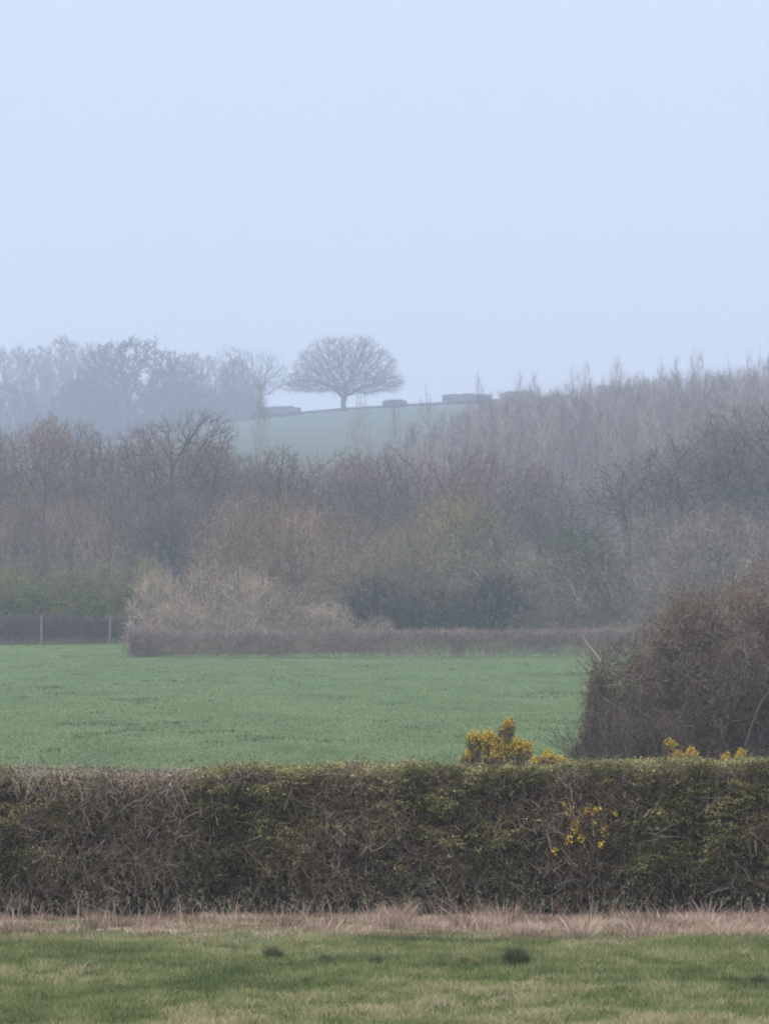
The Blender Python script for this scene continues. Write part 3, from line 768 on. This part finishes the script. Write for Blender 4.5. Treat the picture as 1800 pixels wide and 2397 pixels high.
# ------------------------------------------------------------------ the near clipped hedge
def near_hedge():
    rng = np.random.default_rng(12)
    root = bpy.data.objects.new('clipped_roadside_hedge', None); COL.objects.link(root); root.location = (0, 50.7, 0)
    tag(root, 'long clipped hedge crossing the whole picture behind the dry grass', 'hedge')
    X0, X1, Y0, Y1 = -6.3, 6.3, -.7, .8
    def top(x):
        return np.interp(x, [-6.3, -4.5, -2.5, 0, 2, 4.5, 6.3], [1.745, 1.765, 1.765, 1.79, 1.81, 1.86, 1.88]) + .05 * (vnoise(np.stack([x, x * 0, x * 0], 1), 2.5, 50) - .5) + .04 * (vnoise(np.stack([x, x * 0, x * 0], 1), .7, 51) - .5)
    def brown(P):   # 0 leafy .. 1 bare twiggy
        a = np.interp(P[:, 0], [-6.3, -4.5, -4.1, -2.5, -2.0, -.7, -.4, 0, 1.6, 2.0, 2.5, 3.0, 6.3], [.2, .3, .95, 1.05, .15, .3, .6, .2, .3, .7, .65, .2, .2])
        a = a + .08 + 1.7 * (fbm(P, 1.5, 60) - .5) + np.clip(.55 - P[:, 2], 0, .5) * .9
        return a
    def shell(n, face, dmax):
        """points in the outer layer; returns point, outward normal"""
        x = rng.uniform(X0, X1, n); tz = top(x)
        if face == 'front':
            z = rng.random(n) ** .85 * tz; rec = .75 * (fbm(np.stack([x, z * 1.4, x * 0], 1), 3.0, 70) - .40) + np.clip(.5 - z, 0, .5) ** 1.3 * .9
            dep = rng.random(n) ** 1.6 * dmax
            y = Y0 + np.clip(rec, 0, .6) + dep
            z2 = np.minimum(z, tz - .02)
            nr = np.array([0, -1., .25])
        elif face == 'top':
            y = rng.uniform(Y0 + .05, Y1, n); z2 = tz - rng.random(n) ** 1.5 * dmax; nr = np.array([0, -.1, 1.])
        else:
            z2 = rng.random(n) ** .7 * tz; y = Y1 - rng.random(n) * dmax; nr = np.array([0, 1., .25])
        return np.stack([x, y, z2], 1), nr
    # main stems
    S = MB(); n = 190
    x = rng.uniform(X0, X1, n); P = np.stack([x, rng.normal(0.05, .16, n), np.full(n, -.1)], 1)
    pts, d = twigs(S, rng, P, unit(rng.normal(0, .28, (n, 3)) * np.array([1.3, .8, 0]) + np.array([0, 0, 1.])), rng.uniform(1.1, 1.65, n), rng.uniform(.010, .026, n), seg=6, bend=.2, tip=.35, sides=5, A=rng.uniform(0, .8, n))
    o = S.build('stems', M_HSTEM, root); o["kind"] = 'stuff'
    T = MB()
    bp, _ = subtwigs(T, rng, pts, 12, .45, .006, spread=1.0, up=.1, seg=3)
    # outer twigs, cut at the hedge faces
    for face, n, dm in (('front', 34000, .45), ('top', 9000, .25), ('back', 9000, .4)):
        E, nr = shell(n, face, dm)
        dirs = unit(nr * .55 + rng.normal(0, .7, (n, 3)) + np.array([0, 0, .45]))
        L = rng.uniform(.10, .38, n) * (.6 if face == 'top' else 1)
        P = E - dirs * L[:, None]; P[:, 2] = np.maximum(P[:, 2], .02)
        gap = fbm(P, 1.6, 66) + .8 * P[:, 2]
        ok = (gap > .52) | (rng.random(n) < .45)
        br = brown(E)
        A = np.clip(.22 + .34 * br + rng.normal(0, .2, n), 0, 1)
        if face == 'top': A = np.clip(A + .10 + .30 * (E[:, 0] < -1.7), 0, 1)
        twigs(T, rng, P[ok], dirs[ok], L[ok], (rng.uniform(.0018, .0038, n))[ok], seg=3, bend=.28, A=A[ok])
    T.build('twigs', M_HTWIG, root)
    # long pale curved branches on the face
    C = MB(); n = 230
    x = rng.uniform(X0, X1, n); w = np.where(x < -2.2, 1, .35); ok = rng.random(n) < w; x = x[ok]; n = len(x)
    P = np.stack([x, Y0 + rng.uniform(.02, .22, n), rng.uniform(.15, 1.5, n)], 1)
    twigs(C, rng, P, unit(np.stack([rng.normal(0, 1, n), rng.normal(0, .15, n), rng.normal(.45, .6, n)], 1)), rng.uniform(.2, .6, n), rng.uniform(.003, .0075, n), seg=6, bend=.17, tip=.4, A=rng.uniform(.5, 1, n), sides=4)
    o = C.build('pale_branches', M_HSTEM, root); o["kind"] = 'stuff'
    # leaves in clumps
    Lf = MB(); Dd = MB()
    for face, n, dm in (('front', 250000, .30), ('top', 70000, .15), ('back', 26000, .3), ('front', 20000, .9)):
        E, nr = shell(n, face, dm)
        br = brown(E); cl = fbm(E * np.array([1, 1, 1.7]), 3.2, 80)
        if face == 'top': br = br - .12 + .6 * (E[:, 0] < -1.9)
        dens = np.clip(1.25 - br * 1.25, 0.04, 1) * np.clip((cl - .36) * 5, .03, 1) * np.clip(.2 + E[:, 2] * 1.1, .2, 1)
        keep = rng.random(n) < dens
        Q = E[keep]
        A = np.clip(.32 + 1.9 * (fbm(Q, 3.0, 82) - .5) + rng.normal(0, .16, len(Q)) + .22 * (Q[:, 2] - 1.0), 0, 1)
        m = rng.random(len(Q)) < (.10 if face in ('front', 'top') else .25)      # the rest stands in sprays
        if face == 'back' or dm > .5: leaves(Lf, rng, Q[m], .036, A=A[m], flat=.8, asp=.62)
        else:
            Q2, A2 = Q[m], A[m]; k = 14; n2 = len(Q2)
            ax = unit(np.stack([rng.normal(0, 1, n2), rng.normal(-.5, .5, n2), rng.normal(.12, .25, n2)], 1))
            tt = rng.uniform(-1, 1, (n2, k, 1)); wid = rng.normal(0, .016, (n2, k, 3)) * np.array([1.3, 1.3, .7])
            C = Q2[:, None] + ax[:, None] * tt * .095 + wid + np.array([0, -.03, 0])
            leaves(Lf, rng, C.reshape(-1, 3), .031, A=np.clip(np.repeat(A2 + rng.normal(.06, .14, n2), k) + rng.normal(0, .08, n2 * k), 0, 1), flat=.9, asp=.62)
            if face == 'front': leaves(Lf, rng, Q[~m & (rng.random(len(Q)) < .25)], .03, A=None, flat=.6)
        kd = (rng.random(n) < .10 * np.clip(br + .3, 0, 1)) & ~keep
        leaves(Dd, rng, E[kd], .026, flat=.2, asp=.6)
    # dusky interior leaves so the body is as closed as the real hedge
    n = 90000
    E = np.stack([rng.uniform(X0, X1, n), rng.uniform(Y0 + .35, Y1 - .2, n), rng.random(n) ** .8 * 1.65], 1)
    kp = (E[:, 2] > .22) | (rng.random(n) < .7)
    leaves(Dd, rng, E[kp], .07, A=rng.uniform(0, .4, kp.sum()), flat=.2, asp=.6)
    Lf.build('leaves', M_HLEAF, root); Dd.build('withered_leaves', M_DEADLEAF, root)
near_hedge()

# ------------------------------------------------------------------ gorse
def gorse(name, label, px, top, D, w, seed, lobes, flower=1.0, base=None, zmin=0.0):
    """lobes: (x offset px, top px, width px) describe the bush outline in photo pixels"""
    rng = np.random.default_rng(seed)
    c = pos(px, 0, D); g = float(ground(np.array([c[0]]), np.array([D]))[0]) if base is None else base
    root = bpy.data.objects.new(name, None); COL.objects.link(root); root.location = (c[0], D, g); tag(root, label, 'gorse')
    S = MB(); T = MB(); F = MB()
    for (ox, tp, wd, dn) in lobes:
        X = ox / FPX * D; H = EYE + (HY - tp) / FPX * D - g; W = wd / FPX * D / 2
        n = int(330 * dn * max(W * 2, .3) * max(H - zmin, .3) * 3)
        u = unit(rng.normal(0, 1, (n, 3))); u[:, 2] = np.abs(u[:, 2]); k = rng.random(n) ** .3
        zc = max(zmin, H - max(W * 1.3, .25))
        k = k * (1.12 - .75 * fbm(u + X, 2.6, seed + 40)) * (1 + .25 * (rng.random(n) < .06))
        E = np.array([X, 0, zc]) + u * k[:, None] * np.array([W, W * .8, H - zc])
        E[:, 2] -= (rng.random(n) ** 2.2) * (min(zc - zmin, .22) if wd < 25 else (zc - zmin) * .9)
        if wd < 25: E[:, 0] += (E[:, 2] - H) * .35
        d = unit(u * np.array([1, 1, .6]) + rng.normal(0, .45, (n, 3)) + np.array([0, 0, .8]))
        L = rng.uniform(.10, .24, n)
        P = E - d * L[:, None]
        pts, _ = twigs(T, rng, P, d, L, .005, seg=2, bend=.2)
        sp, _ = subtwigs(T, rng, pts, 5, .3, .0028, spread=1.0, seg=1)   # spines
        # flowers along the outer shoots
        rel = (E[:, 2] - zmin) / max(H - zmin, .1)
        out = (k > .48) & (wd > 25) &  (rng.random(n) < np.clip((rel - .52) * 5, .12, 1))
        if wd < 25: out = (k > .2) & (rng.random(n) < .9)
        cl = (wd < 25) | (fbm(E + c, 6.0, seed) > (.66 - .16 * flower - .22 * np.clip((E[:, 2] - zc) / max(H - zc, .1), 0, 1)))
        o = np.nonzero(out & cl)[0]
        m = np.repeat(o, 12); f = rng.uniform(.35, 1.05, (len(m), 1))
        q = pts[m, 0] * (1 - f) + pts[m, 2] * f + rng.normal(0, .011, (len(m), 3))
        leaves(F, rng, q, .023, flat=.0, asp=.9)
        ns = 6
        twigs(S, rng, np.stack([np.full(ns, X) + rng.normal(0, W * .2, ns), rng.normal(0, .1, ns), np.full(ns, -.05)], 1), unit(rng.normal(0, .2, (ns, 3)) + np.array([0, 0, 1])), H * .8, .016, seg=4, bend=.15, sides=5)
    S.build('stems', M_HSTEM, root); T.build('spiny_shoots', M_GORSE, root); F.build('flowers', M_FLOWER, root)
gorse('gorse_bush', 'tall yellow-flowering gorse bush with a spike on top, standing behind the hedge', 1160, 0, 78, 180, 3,
      [(-50, 1698, 56, 1.5), (-18, 1700, 56, 1.5), (14, 1712, 50, 1.3), (36, 1672, 17, 3), (48, 1718, 54, 1.5), (72, 1722, 34, 1.5), (0, 1740, 170, 1.2), (-66, 1744, 44, 1)], zmin=.6)
gorse('gorse_bush', 'low yellow-flowering gorse bush right of the tall spiked one', 1288, 0, 76, 110, 4,
      [(-34, 1760, 60, 1.6), (-5, 1746, 44, 1.8), (20, 1754, 60, 1.8), (38, 1764, 40, 1.5)], flower=1.8, zmin=.7)
gorse('gorse_bush', 'small gorse clump flowering against the dark thorn bush', 1590, 0, 76, 90, 5,
      [(-25, 1712, 40, 1), (-5, 1742, 60, 1.2), (26, 1736, 36, 1.3)], flower=1.0, zmin=.5)
gorse('gorse_bush', 'sparse gorse shoots flowering near the right edge behind the hedge', 1722, 0, 76, 60, 6,
      [(-18, 1748, 20, .8), (16, 1742, 18, .8)], flower=.9, zmin=.5)
# gorse growing through the hedge face
def gorse_in_hedge():
    rng = np.random.default_rng(15)
    F = MB(); T = MB(); D = 50.0
    root = bpy.data.objects.new('gorse_in_hedge', None); COL.objects.link(root); c = pos(1378, 0, D); root.location = (c[0], D, 0)
    tag(root, 'patch of yellow gorse flowers poking through the face of the clipped hedge', 'gorse')
    spots = [(1335, 1898, 20), (1372, 1894, 16), (1402, 1896, 18), (1388, 1902, 10), (1350, 1925, 16), (1345, 1945, 18), (1414, 1950, 20), (1420, 1930, 10), (1330, 1965, 14), (1360, 1962, 14), (1390, 1925, 10), (1440, 1905, 8), (1405, 1975, 12), (1320, 1880, 10), (1300, 1990, 9)]
    for px, py, s in spots:
        p = pos(px, py, D + rng.uniform(.05, .2)) - np.array(root.location); n = int(s * 2.2); W = s / FPX * D * .75
        q = p + rng.normal(0, 1, (n, 3)) * np.array([W * .5, .05, W * .55])
        leaves(F, rng, q, .026, flat=0, asp=.9)
        m = 14; twigs(T, rng, p + rng.normal(0, .03, (m, 3)) + np.array([0, .12, -.06]), unit(rng.normal(0, .4, (m, 3)) + np.array([0, -.8, .7])), .2, .004)
    T.build('spiny_shoots', M_GORSE, root); F.build('flowers', M_FLOWER, root)['kind'] = 'stuff'
gorse_in_hedge()

# ------------------------------------------------------------------ the big thorn bush at right
def thorn(name, label, D, outline, depth, n, col_lo, col_hi, seed, stems, leafn=0, leafmat=None, base_py=None):
    """outline: (px, top row) polyline; fills twigs from the ground up to it"""
    rng = np.random.default_rng(seed)
    ox = np.array([o[0] for o in outline], float); oy = np.array([o[1] for o in outline], float)
    cx = ox.mean(); c = pos(cx, 0, D); g = float(ground(np.array([c[0]]), np.array([D]))[0])
    root = bpy.data.objects.new(name, None); COL.objects.link(root); root.location = (c[0], D, g); tag(root, label, 'thorn bush')
    T = MB(); X = (ox - cx) / FPX * D; Z = EYE + (HY - oy) / FPX * D - g
    def sample(m, kz=.75):
        x = rng.uniform(X.min(), X.max(), m)
        H = np.interp(x, X, Z)
        H = H * (1 + .11 * (vnoise(np.stack([x, x * 0, x * 0], 1), 2.2, seed) - .5) * 2)
        t = rng.random(m) ** kz * (1 + .05 * rng.normal(0, 1, m))
        t = np.clip(t, 0, 1.12)
        yy = rng.uniform(-1, 1, m); yy = np.sign(yy) * np.abs(yy) ** .6
        prof = np.sqrt(np.clip(1 - np.minimum(t, 1) ** 2.2, 0, 1))
        prof = prof * (.2 + 1.6 * fbm(np.stack([x, yy * .3, t * H], 1), 1.5, seed + 20))
        ed = np.clip((x - X.min()) / .9, 0, 1) ** .5
        return np.stack([x, yy * depth * .5 * (.3 + .7 * prof) * (.35 + .65 * ed), t * H], 1), t
    # limbs
    S = MB(); m = stems
    P = np.stack([rng.uniform(X.min() * .7, X.max(), m), rng.normal(0, depth * .15, m), np.full(m, -.1)], 1)
    HH = np.interp(P[:, 0], X, Z)
    sp, _ = twigs(S, rng, P, unit(rng.normal(0, .35, (m, 3)) * np.array([1, .7, 0]) + np.array([0, 0, 1.])), HH * rng.uniform(.55, .85, m), rng.uniform(.02, .055, m), seg=7, bend=.2, tip=.3, sides=5, A=rng.uniform(0, .7, m))
    s2, _ = subtwigs(S, rng, sp, 7, .4, .010, spread=.9, up=.2, seg=4, A=rng.uniform(0, .6, m * 7))
    S.build('branches', M_HSTEM, root)
    E, t = sample(n)
    d = unit(rng.normal(0, .75, (n, 3)) + np.stack([np.sign(E[:, 0] - X.mean()) * .15, np.zeros(n), np.full(n, .45)], 1))
    cl = fbm(E, 2.0, seed + 3)
    ok = rng.random(n) < np.clip((cl - .42) * 6, .03, .9)
    E, d, t = E[ok], d[ok], t[ok]
    L = rng.uniform(.12, .4, len(E))
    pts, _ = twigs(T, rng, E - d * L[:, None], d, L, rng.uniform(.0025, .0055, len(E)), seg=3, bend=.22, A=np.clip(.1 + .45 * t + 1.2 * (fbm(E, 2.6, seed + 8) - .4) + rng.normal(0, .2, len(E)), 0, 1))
    subtwigs(T, rng, pts[::2], 1, .5, .0028, spread=1.0, seg=2)
    m = int(90 * (X.max() - X.min())); x = X.min() + (X.max() - X.min()) * rng.random(m); tt = np.where(rng.random(m) < .6, 1, rng.random(m))
    Pp = np.stack([x, rng.uniform(-.6, .2, m) * depth * .3 * np.where(tt < 1, 1, .5), np.interp(x, X, Z) * tt * .93], 1)
    dd_ = unit(np.stack([-np.clip(1 - (x - X.min()), 0, 1) * .9, -.3 + x * 0, .3 + .7 * tt], 1) + rng.normal(0, .4, (m, 3)))
    sh, _ = twigs(T, rng, Pp, dd_, rng.uniform(.3, .8, m), rng.uniform(.003, .008, m), seg=4, bend=.2, A=rng.uniform(.4, 1, m))
    subtwigs(T, rng, sh, 4, .35, .004, spread=.8, up=.2)
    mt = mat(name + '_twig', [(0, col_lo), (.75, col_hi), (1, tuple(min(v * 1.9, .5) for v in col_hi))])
    T.build('twigs', mt, root)
    if leafn:
        Lf = MB(); E, t = sample(leafn)
        cl = fbm(E, 2.2, seed + 5); E = E[cl > .52]
        leaves(Lf, rng, E, .045, flat=.3, asp=.6)
        o = Lf.build('leaves', M_LEAF, root); o.color = leafmat
    return root
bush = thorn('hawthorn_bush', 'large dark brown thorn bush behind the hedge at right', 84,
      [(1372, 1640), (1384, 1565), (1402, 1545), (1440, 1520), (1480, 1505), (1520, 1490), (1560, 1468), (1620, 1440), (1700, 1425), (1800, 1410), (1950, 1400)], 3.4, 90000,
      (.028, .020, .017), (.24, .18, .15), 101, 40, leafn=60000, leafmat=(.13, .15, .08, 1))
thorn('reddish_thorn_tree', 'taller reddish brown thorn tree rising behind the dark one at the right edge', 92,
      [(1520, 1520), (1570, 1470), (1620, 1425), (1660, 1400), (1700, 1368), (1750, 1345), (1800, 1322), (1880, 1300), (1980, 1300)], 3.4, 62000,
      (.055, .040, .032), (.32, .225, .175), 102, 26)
thorn('bramble_clump', 'low dark bramble clump between the low gorse and the thorn bush', 80,
      [(1330, 1762), (1350, 1745), (1375, 1730), (1400, 1715), (1430, 1700), (1470, 1700)], 1.6, 9000, (.03, .022, .02), (.11, .085, .08), 103, 8)
def dead_stem():
    B = MB(); D = 82.0
    pts = [pos(1405, 1548, D), pos(1395, 1532, D), pos(1382, 1518, D), pos(1371, 1503, D), pos(1362, 1487, D)]
    o = np.array(bush.location)
    for k in range(4):
        a, b = pts[k], pts[k + 1]
        twigs(B, np.random.default_rng(k), np.array([a - o]), np.array([b - a]), np.linalg.norm(b - a) * 1.03, .022 - .003 * k, seg=1, bend=.0, tip=.85, sides=6, A=np.array([1.]))
    b = B.build('dead_branch', M_HSTEM, bush); b["label"] = 'pale bare dead branch leaning out of the top left of the bush'
dead_stem()

# ------------------------------------------------------------------ haze
def haze():
    x0, x1, y0, y1, z0, z1 = -440, 440, -75, 1980, -40, 152
    V = [(x, y, z) for z in (z0, z1) for y in (y0, y1) for x in (x0, x1)]
    Q = [(0, 2, 3, 1), (4, 5, 7, 6), (0, 1, 5, 4), (2, 6, 7, 3), (0, 4, 6, 2), (1, 3, 7, 5)]
    m = bpy.data.materials.new('haze'); m.use_nodes = True; nt = m.node_tree; nt.nodes.clear()
    out = nt.nodes.new('ShaderNodeOutputMaterial'); pv = nt.nodes.new('ShaderNodeVolumePrincipled')
    pv.inputs['Color'].default_value = (.76, .86, 1.0, 1)
    pv.inputs['Density'].default_value = .00066
    pv.inputs['Anisotropy'].default_value = .0
    nt.links.new(pv.outputs[0], out.inputs['Volume'])
    B = MB(); B.add(V, Q=np.array(Q)); o = B.build('haze', m); tag(o, kind='stuff')
haze()
